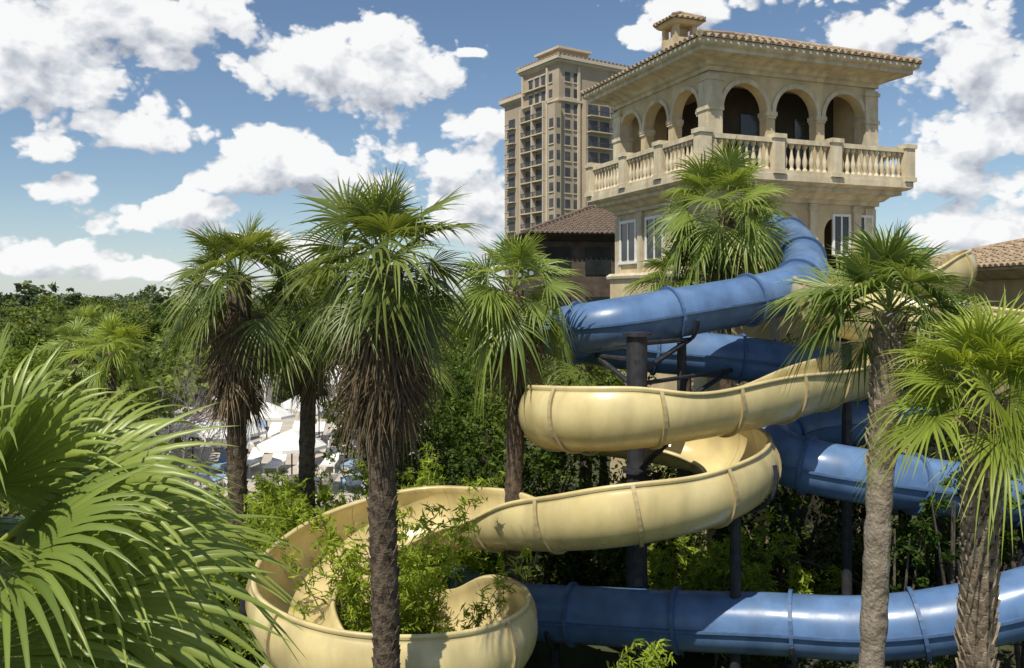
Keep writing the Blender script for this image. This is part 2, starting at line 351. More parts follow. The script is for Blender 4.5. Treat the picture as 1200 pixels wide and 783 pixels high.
# ---------------------------------------------------------------- villa (slide tower)
def build_villa():
    e=empty('villa_building',(5.72,26,0),math.radians(21))
    fr=lambda a,d,z:(1+a,1+d,z)
    fl=lambda a,d,z:(1+d,7.2-a,z)
    w=Geo(); t=Geo()
    ar=[1.38,3.42,5.46]; al=[1.0+.05,2.95,4.85]
    w.arch_wall(6.8,12.0,14.15,15.3,[(c,.85) for c in ar],.36,fr)
    w.arch_wall(5.83,12.0,14.15,15.3,[(c,.80) for c in al],.36,fl)
    w.box(7.44,7.8,1.37,7.2,12,15.3); w.box(1.37,7.43,6.85,7.2,12,15.3)
    w.arch_wall(6.8,8.95,10.25,11.2,[(2.8,.65),(5.1,.5)],.3,fr)
    w.box(1,1.3,1.31,7.2,8.95,11.2); w.box(7.5,7.8,1.31,7.2,8.95,11.2); w.box(1.31,7.49,6.9,7.2,8.95,11.2)
    w.box(.8,8.0,.8,7.4,0,8.75)
    w.mk('walls',STUCCO,e)
    for c in ar: t.arch_band(c,.852,1.0,14.15,-.06,.02,fr)
    for c in al: t.arch_band(c,.802,.94,14.15,-.06,.02,fl)
    t.arch_band(2.8,.652,.80,10.25,-.06,.02,fr)
    for c in [2.4,4.44,6.55]:
        hw=.22 if c!=6.55 else .31
        t.box(1+c-hw,1+c+hw,.93,1.40,14.02,14.16); t.box(1+c-hw+.04,1+c+hw-.04,.95,1.39,13.94,14.018)
        t.box(1+c-hw,1+c+hw,.94,1.40,12.0,12.2)
    for c in [2.0,3.9,5.73]:
        cy=7.2-c; t.box(.93,1.40,cy-.2,cy+.2,14.02,14.16); t.box(.95,1.39,cy-.17,cy+.17,13.94,14.018)
    for (px,py) in ((.9,.9),(7.3,.9),(.9,6.78)):
        t.box(px,px+.55,py,py+.55,12.0,15.2); t.box(px-.05,px+.6,py-.05,py+.6,15.0,15.12); t.box(px-.05,px+.6,py-.05,py+.6,12.0,12.25)
        t.box(px-.04,px+.59,py-.04,py+.59,14.04,14.17)
        t.box(px+.05,px+.5,py+.05,py+.5,8.96,11.1)
    t.loft([(0,15.3),(.09,15.3),(.09,15.42),(.2,15.46),(.28,15.55),(.55,15.64),(.85,15.68),(.85,15.8),(.97,15.85),(1.0,15.9),(1.0,16.02),(.5,16.02)],1,7.8,1,7.2)
    t.loft([(0,11.2),(.1,11.2),(.1,11.33),(.2,11.36),(.35,11.5),(.6,11.55),(.6,11.68),(.72,11.70),(.86,11.78),(.86,11.985)],1,7.8,1,7.2,cap1=True)
    t.loft([(0,8.752),(.1,8.752),(.12,8.85),(.02,8.95),(-.2,8.96)],.8,8.0,.8,7.4)
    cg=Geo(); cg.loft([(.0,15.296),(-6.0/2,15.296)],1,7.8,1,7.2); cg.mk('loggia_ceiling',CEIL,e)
    for cx in (2.55,5.1,6.95):
        t.box(cx-.16,cx+.16,.9,.998,8.97,11.19); t.box(cx-.2,cx+.2,.87,.995,10.95,11.08)
    for cy in (3.35,5.3):
        t.box(.9,.998,cy-.16,cy+.16,8.97,11.19); t.box(.87,.995,cy-.2,cy+.2,10.95,11.08)
    pts_r=[.3,3.05,5.35,8.5]; pts_l=[.3,2.7,5.2,7.9]
    for p in pts_r: t.box(p-.2,p+.2,.1,.5,11.99,13.12); t.box(p-.25,p+.25,.05,.55,13.121,13.26); t.box(p-.24,p+.24,.06,.54,11.99,12.14)
    for p in pts_l[1:]: t.box(.1,.5,p-.2,p+.2,11.99,13.12); t.box(.05,.55,p-.25,p+.25,13.121,13.26); t.box(.06,.54,p-.24,p+.24,11.99,12.14)
    t.box(8.3,8.7,7.7,8.1,11.99,13.2)
    prof=[(0,.085),(.07,.085),(.08,.05),(.13,.055),(.28,.088),(.38,.08),(.52,.045),(.66,.035),(.74,.05),(.76,.08),(.9,.08)]
    b=Geo()
    def run(a0,a1,fn):
        n=max(1,int((a1-a0)/.235))
        for i in range(n):
            q=a0+(i+.5)*(a1-a0)/n; x,y=fn(q); b.lathe(x,y,12.12,prof,8)
    for a0,a1 in zip(pts_r[:-1],pts_r[1:]):
        run(a0+.22,a1-.22,lambda q:(q,.3)); t.box(a0+.2,a1-.2,.19,.41,12.99,13.14); t.box(a0+.2,a1-.2,.17,.43,11.988,12.125)
    for a0,a1 in zip(pts_l[:-1],pts_l[1:]):
        run(a0+.22,a1-.22,lambda q:(.3,q)); t.box(.19,.41,a0+.2,a1-.2,12.99,13.14); t.box(.17,.43,a0+.2,a1-.2,11.988,12.125)
    run(.52,7.7,lambda q:(8.5,q)); t.box(8.39,8.61,.5,7.7,12.99,13.14)
    b.mk('balusters',TRIM,e,smooth=True)
    t.mk('stone_trim',TRIM,e)
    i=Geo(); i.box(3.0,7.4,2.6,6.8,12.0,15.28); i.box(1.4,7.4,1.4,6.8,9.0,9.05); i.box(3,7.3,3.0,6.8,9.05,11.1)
    i.mk('interior_core',DARKIN,e)  # rooms behind the arches painted near-black in place of indoor shade
    gl=Geo(); f=Geo()
    for cy in (4.32,6.25):
        gl.box(.965,.998,cy-.55,cy+.55,9.45,10.85)
        f.box(.93,1.0,cy-.64,cy-.53,9.4,10.95); f.box(.93,1.0,cy+.53,cy+.64,9.4,10.95); f.box(.93,1.0,cy-.53,cy+.53,10.84,10.95); f.box(.90,1.0,cy-.7,cy+.7,9.3,9.4)
        f.box(.94,.99,cy-.035,cy+.035,9.4,10.84)
    gl.box(7.02,7.6,.965,.998,9.5,10.8); gl.box(6.0,6.6,.965,.998,9.5,10.8)
    for a0,a1 in ((7.02,7.6),(6.0,6.6)):
        f.box(a0-.08,a0,.93,1,9.45,10.88); f.box(a1,a1+.08,.93,1,9.45,10.88); f.box(a0,a1,.93,1,10.8,10.88); f.box(a0,a1,.93,1,9.42,9.5); f.box((a0+a1)/2-.03,(a0+a1)/2+.03,.94,.99,9.5,10.8)
    for cx in (3.9,6.2): gl.box(cx-.55,cx+.55,2.56,2.598,12.05,14.4)
    gl.mk('window_glass',DARKGL,e); f.mk('window_frames',WHITEP,e)
    hip_roof(e,-.03,8.83,-.03,8.23,16.03,1.6)
    c=Geo(); cx,cy=2.1,4.5; h=.46
    c.box(cx-h,cx+h,cy-h,cy+h,16.3,17.35)
    for sx in(-1,1):
        for sy in(-1,1): c.box(cx+sx*.36-.09,cx+sx*.36+.09,cy+sy*.36-.09,cy+sy*.36+.09,17.35,17.8)
    c.box(cx-.3,cx+.3,cy-.1,cy+.1,17.351,17.79)
    c.loft([(0,17.79),(.08,17.81),(.16,17.89),(.16,17.96)],cx-h,cx+h,cy-h,cy+h,True,True)
    c.mk('cupola',STUCCO,e); hip_roof(e,cx-.66,cx+.66,cy-.66,cy+.66,17.965,.34,'cupola_roof',sp=.2)
    d=Geo(); d.box(1.3,7.6,-1.7,.79,8.7,8.9); d.box(1.5,1.7,-1.6,-1.4,0,8.7); d.box(7.2,7.4,-1.6,-1.4,0,8.7); d.box(4.4,4.6,-1.6,-1.4,0,8.7)
    d.mk('start_deck',CONC,e)
    l=Geo(); l.lathe(.78,2.2,10.5,[(0,.03),(.08,.12),(.3,.16),(.36,.2),(.42,.05),(.5,.02)],8); l.box(.76,1.0,2.17,2.23,10.95,11.0); l.mk('wall_lantern',STEEL,e)
build_villa()

# ---------------------------------------------------------------- hotel tower
def build_hotel():
    e=empty('hotel_tower',(9.9,180,0),math.atan2(.547,.835)); w=Geo(); t=Geo(); gl=Geo()
    HST=surf('hotel_stucco',(.36,.29,.205),(.44,.36,.26),.15,.9)
    HTR=surf('hotel_trim',(.50,.43,.32),(.58,.50,.39),.3,.9)
    HG=surf('hotel_window',(.035,.04,.045),(.10,.10,.10),.4,.25)
    w.box(0,42,0,13.5,0,58.5); w.box(1.2,30,13.5,23,0,53.5)
    w.box(3,11,4,12,58.5,62.3)
    w.box(-1.6,0,-.8,1.8,0,49)
    w.box(6,13,-1.5,0,0,52)
    t.loft([(0,57.6),(.7,58.0),(.7,58.4),(1.1,58.5),(1.1,59.2),(.2,59.2)],0,42,0,13.5,cap1=True)
    t.loft([(0,52.6),(.6,53.0),(1.0,53.4),(1.0,54.2),(.2,54.2)],1.2,30,14,23,cap1=True)
    t.loft([(0,62),(.6,62.2),(.6,62.7),(0,62.7)],3,11,4,12,cap1=True)
    t.loft([(.02,49.6),(.5,49.8),(.5,50.3),(.02,50.4)],0,42,0,13.5)
    t.loft([(.02,12.6),(.3,12.8),(.3,13.2),(.02,13.3)],0,42,0,13.5)
    for q in (3.6,13.0): t.box(-.5,-.02,q,q+.5,13.4,57.5)
    for q in (4.8,14.0): t.box(q,q+.6,-.4,-.02,13.4,57.5)
    for k in range(16):
        z=3.0+k*3.38
        if z<48:
            gl.box(-.12,.05,4.8,8.2,z+.25,z+2.7); gl.box(-.12,.05,8.9,12.4,z+.25,z+2.7)
            t.box(-1.3,-.02,4.4,12.8,z-.1,z+.15)
            for q in np.arange(4.5,12.8,.42): gl.box(-1.28,-1.2,q,q+.1,z+.15,z+1.05)
            gl.box(-1.3,-1.18,4.45,12.75,z+1.05,z+1.18)
            t.box(-1.25,-.02,8.35,8.75,z+.15,z+3.2)
            t.box(-1.25,-.02,4.1,4.42,z-.1,z+3.2); t.box(-1.25,-.02,12.8,13.1,z-.1,z+3.2)
        else:
            for q in (5.0,7.4,9.8):
                gl.box(-.1,.05,q,q+1.3,z+.5,z+2.5); t.box(-.25,-.0,q-.25,q+1.55,z+2.5,z+2.8)
            t.box(-.9,-.02,4.4,12.8,z-.1,z+.15)
        gl.box(-.08,.05,2.4,3.5,z+.5,z+2.4); t.box(-.2,0,2.2,3.7,z+.25,z+.5)
        if z<50:
            gl.box(1.1,1.25,15,16.3,z+.5,z+2.4); t.box(.95,1.2,14.8,16.5,z+.25,z+.5)
            gl.box(1.1,1.25,18.6,21.2,z+.3,z+2.4); t.box(.2,1.2,18.2,21.6,z-.05,z+.15); gl.box(.22,.3,18.2,21.6,z+.95,z+1.1)
        if z<46: gl.box(-1.68,-1.5,-.2,1.2,z+.5,z+2.4); gl.box(-1.2,-.4,-.88,-.75,z+.5,z+2.4); t.box(-1.8,-1.55,-.4,1.4,z+.2,z+.45)
        for q in (1.6,3.9,15,18,21,24,27,30,33,36,39): gl.box(q,q+1.3,-.08,.05,z+.4,z+2.4); t.box(q-.2,q+1.5,-.2,0,z+.15,z+.4)
        if z<49:
            gl.box(6.6,9.2,-1.62,-1.45,z+.25,z+2.6); gl.box(9.9,12.4,-1.62,-1.45,z+.25,z+2.6)
            t.box(6.3,12.7,-2.9,-1.5,z-.1,z+.12); gl.box(6.3,12.7,-2.9,-2.8,z+.95,z+1.1)
            for q in np.arange(6.35,12.7,.5): gl.box(q,q+.1,-2.88,-2.8,z+.12,z+1.0)
    w.mk('walls',HST,e); t.mk('trim',HTR,e); gl.mk('windows',HG,e)
    hip_roof(e,-1,43,-1,14.5,59.25,1.6,'roof',sp=1.1); hip_roof(e,.5,30,13.2,23.8,54.25,1.5,'wing_roof',sp=1.1)
build_hotel()

def lowbuild(name,x0,x1,y0,y1,ze,rise,wall,rot=0,arch=False):
    e=empty(name,(x0,y0,0),rot); W=x1-x0; D=y1-y0; w=Geo(); t=Geo(); g=Geo()
    if arch:
        n=max(2,int(W/3.2)); cs=[(i+.5)*W/n for i in range(n)]
        w.arch_wall(W,0,4.2,ze-.3,[(c,1.0) for c in cs],.35,lambda a,d,z:(a,d,z))
        w.arch_wall(D-.36,0,4.2,ze-.3,[(c,1.0) for c in (2,5)],.35,lambda a,d,z:(d,D-a,z))
        for c in cs: t.arch_band(c,1.002,1.18,4.2,-.06,.02,lambda a,d,z:(a,d,z))
        g.box(.4,W-.4,2.4,D-.3,0,ze-.4)
    else:
        w.box(0,W,0,D,0,ze-.3)
        for i in range(int(W/2.2)):
            g.box(.5+i*2.2,1.9+i*2.2,-.06,.02,ze-2.2,ze-.7); g.box(.5+i*2.2,1.9+i*2.2,-.06,.02,ze-5.6,ze-3.4)
        for i in range(int(D/2.2)): g.box(-.06,.02,.5+i*2.2,1.9+i*2.2,ze-2.2,ze-.7)
    t.loft([(0,ze-.4),(.2,ze-.35),(.5,ze-.15),(.7,ze-.1),(.7,ze-.005)],0,W,0,D)
    w.mk('walls',wall,e); t.mk('cornice',TRIM if arch else DARKIN,e); g.mk('dark_openings',DARKGL,e)
    hip_roof(e,-.75,W+.75,-.75,D+.75,ze,rise,mat=TILE if arch else surf('aged_tile',(.10,.075,.06),(.2,.15,.11),4,.9))
lowbuild('pool_house',1.3,12,46,54,11.5,1.9,surf('brown_timber',(.06,.045,.035),(.12,.09,.065),2,.9),rot=math.radians(8))
lowbuild('spa_building',15.9,30,25.5,34,9.0,1.3,STUCCO,arch=True,rot=math.radians(6))

# ---------------------------------------------------------------- slides
def catmull(P,step=.1):
    P=np.asarray(P,float); P=np.vstack([2*P[0]-P[1],P,2*P[-1]-P[-2]]); out=[]
    for i in range(1,len(P)-2):
        p0,p1,p2,p3=P[i-1:i+3]; m=30
        for t in np.linspace(0,1,m,endpoint=False):
            out.append(.5*((2*p1)+(-p0+p2)*t+(2*p0-5*p1+4*p2-p3)*t*t+(-p0+3*p1-3*p2+p3)*t**3))
    out.append(P[-2]); out=np.array(out)
    for _ in range(3):
        q=out.copy(); k=7
        ker=np.ones(2*k+1)/(2*k+1)
        for c in range(3): q[:,c]=np.convolve(np.pad(out[:,c],k,mode='reflect',reflect_type='odd'),ker,'valid')
        out=q
    s=np.concatenate([[0],np.cumsum(np.linalg.norm(np.diff(out,axis=0),axis=1))]); n=int(s[-1]/step)
    u=np.linspace(0,s[-1],n); return np.stack([np.interp(u,s,out[:,c]) for c in range(3)],1)
def frames(P,kbank,mx):
    T=norm(np.gradient(P,axis=0)); S=norm(np.cross(T,np.array([0,0,1.]))); N=np.cross(S,T)
    dT=np.gradient(T,axis=0)/.1; curv=-np.sum(dT*S,1); k=7; ker=np.hanning(2*k+1); ker/=ker.sum()
    curv=np.convolve(np.pad(curv,k,mode='edge'),ker,'valid'); b=mx*np.tanh(kbank*curv/mx)
    b=np.convolve(np.pad(b,k,mode='edge'),ker,'valid')
    S2=S*np.cos(b)[:,None]+N*np.sin(b)[:,None]; N2=-S*np.sin(b)[:,None]+N*np.cos(b)[:,None]
    return T,S2,N2
def sect(P,S,N,prof,closed=True):
    prof=np.asarray(prof); n=len(P); m=len(prof)
    V=P[:,None]+S[:,None]*prof[None,:,0:1]+N[:,None]*prof[None,:,1:2]
    i=np.arange(n-1)[:,None]*m; j=np.arange(m if closed else m-1)[None]; a=i+j; b=i+(j+1)%m
    return V.reshape(-1,3),np.stack([a,b,b+m,a+m],-1).reshape(-1,4)
def build_slide(name,pts,r,open_,mat,rib,gap,posts):
    e=empty(name,tuple(pts[0])); org=np.array(pts[0],float)
    P=catmull(pts)-org; T,S,N=frames(P,1.7 if open_ else 0,.62)
    if open_:
        ph=np.radians(np.linspace(-100,100,22)); inn=[(r*math.sin(a),-r*math.cos(a)) for a in ph]
        q=math.radians(100); x=math.sin(q); z=-math.cos(q)
        lipR=[(r*x+.02,r*z+.03),(r*x+.09,r*z+.02),(r*x+.09,r*z-.04),(r*x+.035,r*z-.05)]
        out=[((r+.03)*math.sin(a),-(r+.03)*math.cos(a)) for a in ph[::-1][1:-1]]
        lipL=[(-a,b) for a,b in lipR[::-1]]
        V,F=sect(P,S,N,inn+lipR+out+lipL)
        ribp=[((r+.085)*math.sin(a),-(r+.085)*math.cos(a)) for a in np.radians(np.linspace(-97,97,20))]+[((r+.025)*math.sin(a),-(r+.025)*math.cos(a)) for a in np.radians(np.linspace(97,-97,20))]
        seam=[((r-.004)*math.sin(a),-(r-.004)*math.cos(a)) for a in np.radians(np.linspace(-98,98,20))]
    else:
        V,F=sect(P,S,N,[(r*math.sin(a),r*math.cos(a)) for a in np.linspace(0,2*math.pi,28,endpoint=False)])
        ribp=[((r+.075)*math.sin(a),(r+.075)*math.cos(a)) for a in np.linspace(0,2*math.pi,28,endpoint=False)]
    mk('flume',V,F,mat,e,smooth=True)
    g=Geo(); n=len(P); st=int(gap/.1)
    for i in range(st//2,n-2,st):
        c=P[i]; Q=np.array([c-T[i]*.035,c+T[i]*.035])
        Sx=np.array([S[i],S[i]]);Nx=np.array([N[i],N[i]])
        if open_:
            V,F=sect(Q,Sx,Nx,ribp); g.add(V,F); m=len(ribp); g.add(V[:m],[(k,k+1,m-2-k,m-1-k) for k in range(19)]); g.add(V[m:],[(k,k+1,m-2-k,m-1-k) for k in range(19)])
            Q=np.array([c-T[i]*.008,c+T[i]*.008]); V,F=sect(Q,Sx,Nx,seam,False); g.add(V,F)
        else:
            V,F=sect(Q,Sx,Nx,ribp); g.add(V,F); m=len(ribp)
            g.add(V[:m],[tuple(range(m))]); g.add(V[m:],[tuple(range(m))])
    if not open_:
        for sg in(-1,1):
            V,F=sect(P,S,N,[(sg*(r-.01),.025),(sg*(r+.06),.025),(sg*(r+.06),-.025),(sg*(r-.01),-.025)]); g.add(V,F)
    g.mk('joint_flanges',rib,e)
    h=Geo()
    for i in posts:
        i=int(i*(n-1)); c=P[i]+org
        V,F=sweep([(c[0],c[1],0)-org,(c[0],c[1],c[2]-r*1.25)-org],.11,12); h.add(V,F)
        arc=[P[i]+S[i]*(r+.1)*math.sin(a)-N[i]*(r+.1)*math.cos(a) for a in np.radians(np.linspace(-75,75,14))]
        V,F=sweep(arc,.045,6); h.add(V,F)
    h.mk('support_posts',STEEL,e)
    return e
creamP=[(12.7,26.3,9.25),(12.6,24.4,8.8),(10.2,23.3,8.55),(8.2,21.9,8.3),(7.3,20.0,8.05),(7.6,18.1,7.75),(8.9,17.2,7.5),(10.7,17.0,7.3),(12.3,17.6,7.12),(13.1,19.1,7.0),(12.2,20.6,6.85),(10.4,20.9,6.7),(8.9,20.3,6.58),(7.2,18.9,6.42),(5.2,17.2,6.2),(3.3,16.35,6.0),(1.8,16.1,5.85),(.85,16.9,5.75),(1.1,18.3,5.5),(2.1,19.2,5.2),(3.3,19.3,5.0),(4.4,18.6,4.85),(4.65,17.2,4.7),(3.8,16.0,4.52),(2.2,15.5,4.28),(.7,16.1,3.98),(-.7,17.3,3.68),(-2.2,17.9,3.36),(-3.5,17.1,3.05),(-3.95,15.3,2.85),(-3.3,13.6,2.72),(-2.0,12.9,2.62),(-.75,13.3,2.5),(-.25,14.6,2.4),(-.7,15.9,2.25),(-1.8,16.9,1.95),(-3.4,18.4,1.6),(-5.4,19.9,1.3)]
blueP=[(8.3,27.0,10.1),(8.35,25.4,9.7),(8.1,23.8,9.1),(7.5,22.1,8.45),(6.2,20.8,8.05),(4.0,19.9,7.7),(2.2,19.4,7.4),(1.1,20.3,7.2),(1.6,21.6,7.0),(3.1,22.2,6.7),(5.5,22.1,6.5),(7.6,22.1,6.2),(9.2,22.4,5.8),(10.0,21.4,5.4),(8.9,20.4,5.15),(7.1,20.5,4.95),(5.95,19.7,4.75),(6.0,18.5,4.5),(7.2,17.9,4.3),(8.8,18.0,4.05),(10.4,18.1,3.85),(12,17.8,3.65),(12.7,16.5,3.4),(11.4,15.3,3.1),(9.7,15.2,2.75),(8.3,15.45,2.25),(6.6,15.9,1.85),(5.0,16.5,1.72),(3.2,17.2,1.52),(1.2,18.0,1.35),(-.6,18.8,1.2),(-1.4,20.8,1.0)]
build_slide('yellow_water_slide',creamP,.70,True,CREAM,CREAMRIB,1.5,[.16,.33,.62,.80,.93])
build_slide('blue_water_slide',blueP,.58,False,BLUE,BLUERIB,2.3,[.18,.64,.75,.84,.93])
e=empty('slide_support_column',(2.62,17.9,0)); g=Geo()
V,F=sweep([(0,0,0),(0,0,7.3)],.22,16); g.add(V,F)
for tip,z in (((1.5,1.9,7.05),6.4),((-.7,1.6,6.7),6.1),((.4,-1.2,5.15),4.4),((.7,1.2,4.1),3.6),((-.3,-1.7,3.5),2.9),((2.9,3.6,6.2),5.2)):
    V,F=sweep([(0,0,z),tip],.06,6); g.add(V,F); V,F=sweep([(0,0,tip[2]),tip],.05,6); g.add(V,F)
for z in (2.9,4.4,6.1,7.25): V,F=sweep([(0,0,z-.04),(0,0,z+.04)],.3,16); g.add(V,F)
g.mk('column',STEEL,e)

# ---------------------------------------------------------------- ground, deck, pool furniture
def ground():
    xs=np.concatenate([-np.geomspace(4000,60,20),np.linspace(-55,55,56),np.geomspace(60,4000,20)]); ys=np.concatenate([np.linspace(-60,80,70),np.geomspace(90,6000,22)])
    X,Y=np.meshgrid(xs,ys); Z=.0*X
    V=np.stack([X,Y,Z],-1).reshape(-1,3); a=(np.arange(len(ys)-1)[:,None]*len(xs)+np.arange(len(xs)-1)[None])
    F=np.stack([a,a+1,a+len(xs)+1,a+len(xs)],-1).reshape(-1,4)
    mk('ground',V,F,surf('ground_cover',(.035,.045,.018),(.085,.095,.04),.35,.95,.4,5))
ground()
g=Geo(); g.box(-28,-5,33,62,0.0,.12); g.mk('pool_deck',surf('deck_paving',(.42,.37,.31),(.54,.49,.42),.8,.8,.1,20))
def lounger(x,y,a,c):
    e=empty('sun_lounger',(x,y,.12),a); g=Geo()
    g.box(-.33,.33,-.2,1.2,.32,.40)
    g.add([(-.33,-.2,.40),(.33,-.2,.40),(.33,-.75,.85),(-.33,-.75,.85),(-.33,-.2,.33),(.33,-.2,.33),(.33,-.75,.78),(-.33,-.75,.78)],[(0,1,2,3),(7,6,5,4),(0,4,5,1),(2,6,7,3),(0,3,7,4),(1,5,6,2)])
    for sx in(-.3,.3):
        for sy in(-.15,1.1): g.box(sx-.03,sx+.03,sy-.03,sy+.03,0,.319)
    g.mk('frame_and_cushion',c,e)
TOW=surf('blue_towel',(.22,.33,.5),(.32,.44,.62),3,.9)
for i in range(44):
    r_=np.random.default_rng(i+50); row=i//11
    lounger(-18.5+ (i%11)*1.2+row*.5, 35.0+row*4.4+r_.normal()*.25, r_.normal()*.2+(math.pi if row%2 else .4), TOW if i%5==0 else WHITEP)
def umbrella(x,y,closed=False,h=2.6):
    e=empty('pool_umbrella',(x,y,.12)); g=Geo(); V,F=sweep([(0,0,0),(0,0,h)],.03,8); g.add(V,F); g.lathe(0,0,0,[(0,.3),(.08,.28),(.1,.05)],10); g.mk('pole',STEEL,e)
    g=Geo()
    if closed: g.lathe(0,0,h-1.5,[(0,.12),(.1,.22),(.5,.2),(1.2,.1),(1.55,.02)],10)
    else: g.lathe(0,0,h-.75,[(0,1.45),(.12,1.42),(.45,.75),(.75,.03)],8)
    g.mk('canopy',WHITEP,e)
for (x,y,c,h) in [(-9.4,40,False,3.6),(-12.5,43.5,False,2.6),(-17,42,True,2.6),(-10.4,46,False,2.7),(-14.6,39,False,2.5),(-8.6,36.5,True,2.6),(-7.9,41,False,3.0),(-16.2,50,False,2.7),(-12.2,37.5,False,2.7),(-8.9,34.5,False,2.6)]: umbrella(x,y,c,h)
def cabana(x,y,a):
    e=empty('cabana_tent',(x,y,.12),a); g=Geo()
    for sx in(-1.4,1.4):
        for sy in(-1.2,1.2): g.box(sx-.05,sx+.05,sy-.05,sy+.05,0,2.3)
    g.loft([(0.05,2.1),(0.05,2.4),(-1.15,3.3)],-1.4,1.4,-1.2,1.2,cap1=True)
    for sx in (-1.4,1.4): g.box(sx-.03,sx+.03,-1.1,-.6,.1,2.1)
    g.box(-1.35,1.35,1.16,1.19,.1,2.1)
    g.mk('canvas_and_frame',WHITEP,e)
for x,y in ((-18,58),(-12,58.5),(-9.6,54)): cabana(x,y,.1)
def lowwall(name,P,h,th):
    e=empty(name,(P[0][0],P[0][1],0)); g=Geo(); P=np.array(P,float)-np.array(P[0])
    for a,b in zip(P[:-1],P[1:]):
        d=(b-a)/np.linalg.norm(b-a); s=np.array([-d[1],d[0]])*th/2
        for (k,z0,z1) in ((1,0,h),(1.35,h+.001,h+.1)):
            q=[a-s*k,b-s*k,b+s*k,a+s*k]; g.add([(*p,z0) for p in q]+[(*p,z1) for p in q],[(0,3,2,1),(4,5,6,7),(0,1,5,4),(1,2,6,5),(2,3,7,6),(3,0,4,7)])
    g.mk('wall_and_coping',CONC,e)
lowwall('concrete_wall',[(-4.7,11.2),(-4.1,13.2),(-3.6,16.0)],1.75,.4)

# ---------------------------------------------------------------- palms
palm('fan_palm',-1.72,11.5,8.45,.19,.62,.80,36,11,nseg=32,nt=6,boot=420,bootsize=.075,bootmat=BARKD,skirt=60,skz=1.15,elmin=-.45,skR=.85)
palm('fan_palm',-6.1,19,8.45,.22,.85,.95,34,12,boot=200,bootsize=.09,bootmat=BARKD,skirt=48,skz=1.8,elmin=-.55)
palm('fan_palm',-4.9,20.5,7.7,.2,.75,.95,28,13,nseg=26,skirt=20,skz=1.2,elmin=-.8)
palm('fan_palm',.05,17.6,8.15,.19,.72,.90,30,14,boot=150,bootsize=.08,bootmat=BARKD,skirt=12,skz=.9,elmin=-.8,droop=.5,mat=PALMV)
palm('fan_palm',6.0,24,10.5,.2,1.05,1.1,42,15,skirt=6,elmin=-.95,droop=.45,mat=PALMV)
palm('fan_palm',5.0,24.6,8.6,.18,.8,.95,28,16,nseg=26,elmin=-.9,mat=PALMV)
palm('sabal_palm',4.42,10,7.85,.155,.52,.72,28,17,mat=PALMF,nseg=36,nt=7,bark=BARKG,boot=150,bootz=1.8,bootsize=.085,elmin=-.05,droop=.36,tipd=1.1,lean=(.6,0))
palm('sabal_palm',4.42,8.0,7.08,.155,.42,.66,30,18,mat=PALMB,nseg=36,nt=7,bark=BARKD,boot=360,bootz=3.7,bootsize=.08,elmin=-.05,droop=.36,tipd=1.1,lean=(.15,0))
palm('fan_palm',-16.4,35,5.8,.2,.8,1.0,24,19,nseg=22,nt=4,mat=PALMB)
palm('fan_palm',-3.2,25,6.2,.2,.8,1.0,24,20,nseg=22,nt=4,mat=PALM,skirt=12)
palm('fan_palm',2.2,25.5,6.3,.2,.8,1.0,22,22,nseg=22,nt=4)
palm('fan_palm',-20.5,40,5.4,.2,.9,1.0,22,23,nseg=20,nt=4,mat=PALMV)
palm('fan_palm',-26,52,6.2,.2,.9,1.0,22,24,nseg=20,nt=4,mat=PALMV)
palm('fan_palm',-12.5,62,6.4,.2,.9,1.0,22,25,nseg=20,nt=4)
def near_palm():
    e=empty('fan_palm',(-2.45,3.7,0)); r=np.random.default_rng(5); zt=6.75
    V,F=sweep([(0,0,z) for z in np.linspace(0,zt,30)],.17+.01*np.sin(np.arange(30)*2),14); mk('trunk',V,F,BARKD,e,smooth=True)
    g=Geo(); pts=np.array([(0,0,z) for z in np.linspace(0,zt,30)]); boots(g,pts,np.full(30,.17),160,4.5,zt,.08,r); g.mk('leaf_bases',BOOT,e)
    Vs=[];Fs=[];vs=[];o=0
    spec=[(-35,22,.50,.95,.8),(20,42,.55,.95,.7),(-80,35,.5,.85,.2),(60,32,.6,.9,.3),(-5,-2,.55,1.0,1.0),(-50,-16,.5,.9,.5),(110,40,.5,.85,0),(-120,30,.5,.85,-.2),(35,12,.65,.95,.6),(85,8,.6,.9,.1),(160,40,.5,.85,-.5),(-160,20,.5,.85,-.4),(-20,62,.45,.9,.6),(50,68,.45,.85,.4),(-100,-20,.5,.85,0),(-25,-34,.5,.9,.8),(20,-30,.6,.9,.8),(-75,-45,.5,.85,.2),(70,-30,.6,.85,.2),(130,0,.6,.85,0),(5,78,.5,.85,.5),(150,10,.6,.9,0)]
    for az,el,p,R,rl in spec:
        V,F,v=frond(math.radians(az),math.radians(el),p,R,46,9,.26,1.8,r,rise=.08,roll=rl+r.normal(0,.12),col=.58+r.normal(0,.13),split=.55,pw=.012,tipd=1.2,jit=.55)
        V=V+np.array([0,0,zt]); Vs.append(V);Fs.append(F+o);vs.append(v);o+=len(V)
    mk('crown',np.concatenate(Vs),np.concatenate(Fs),PALMV,e,var=np.concatenate(vs))
near_palm()

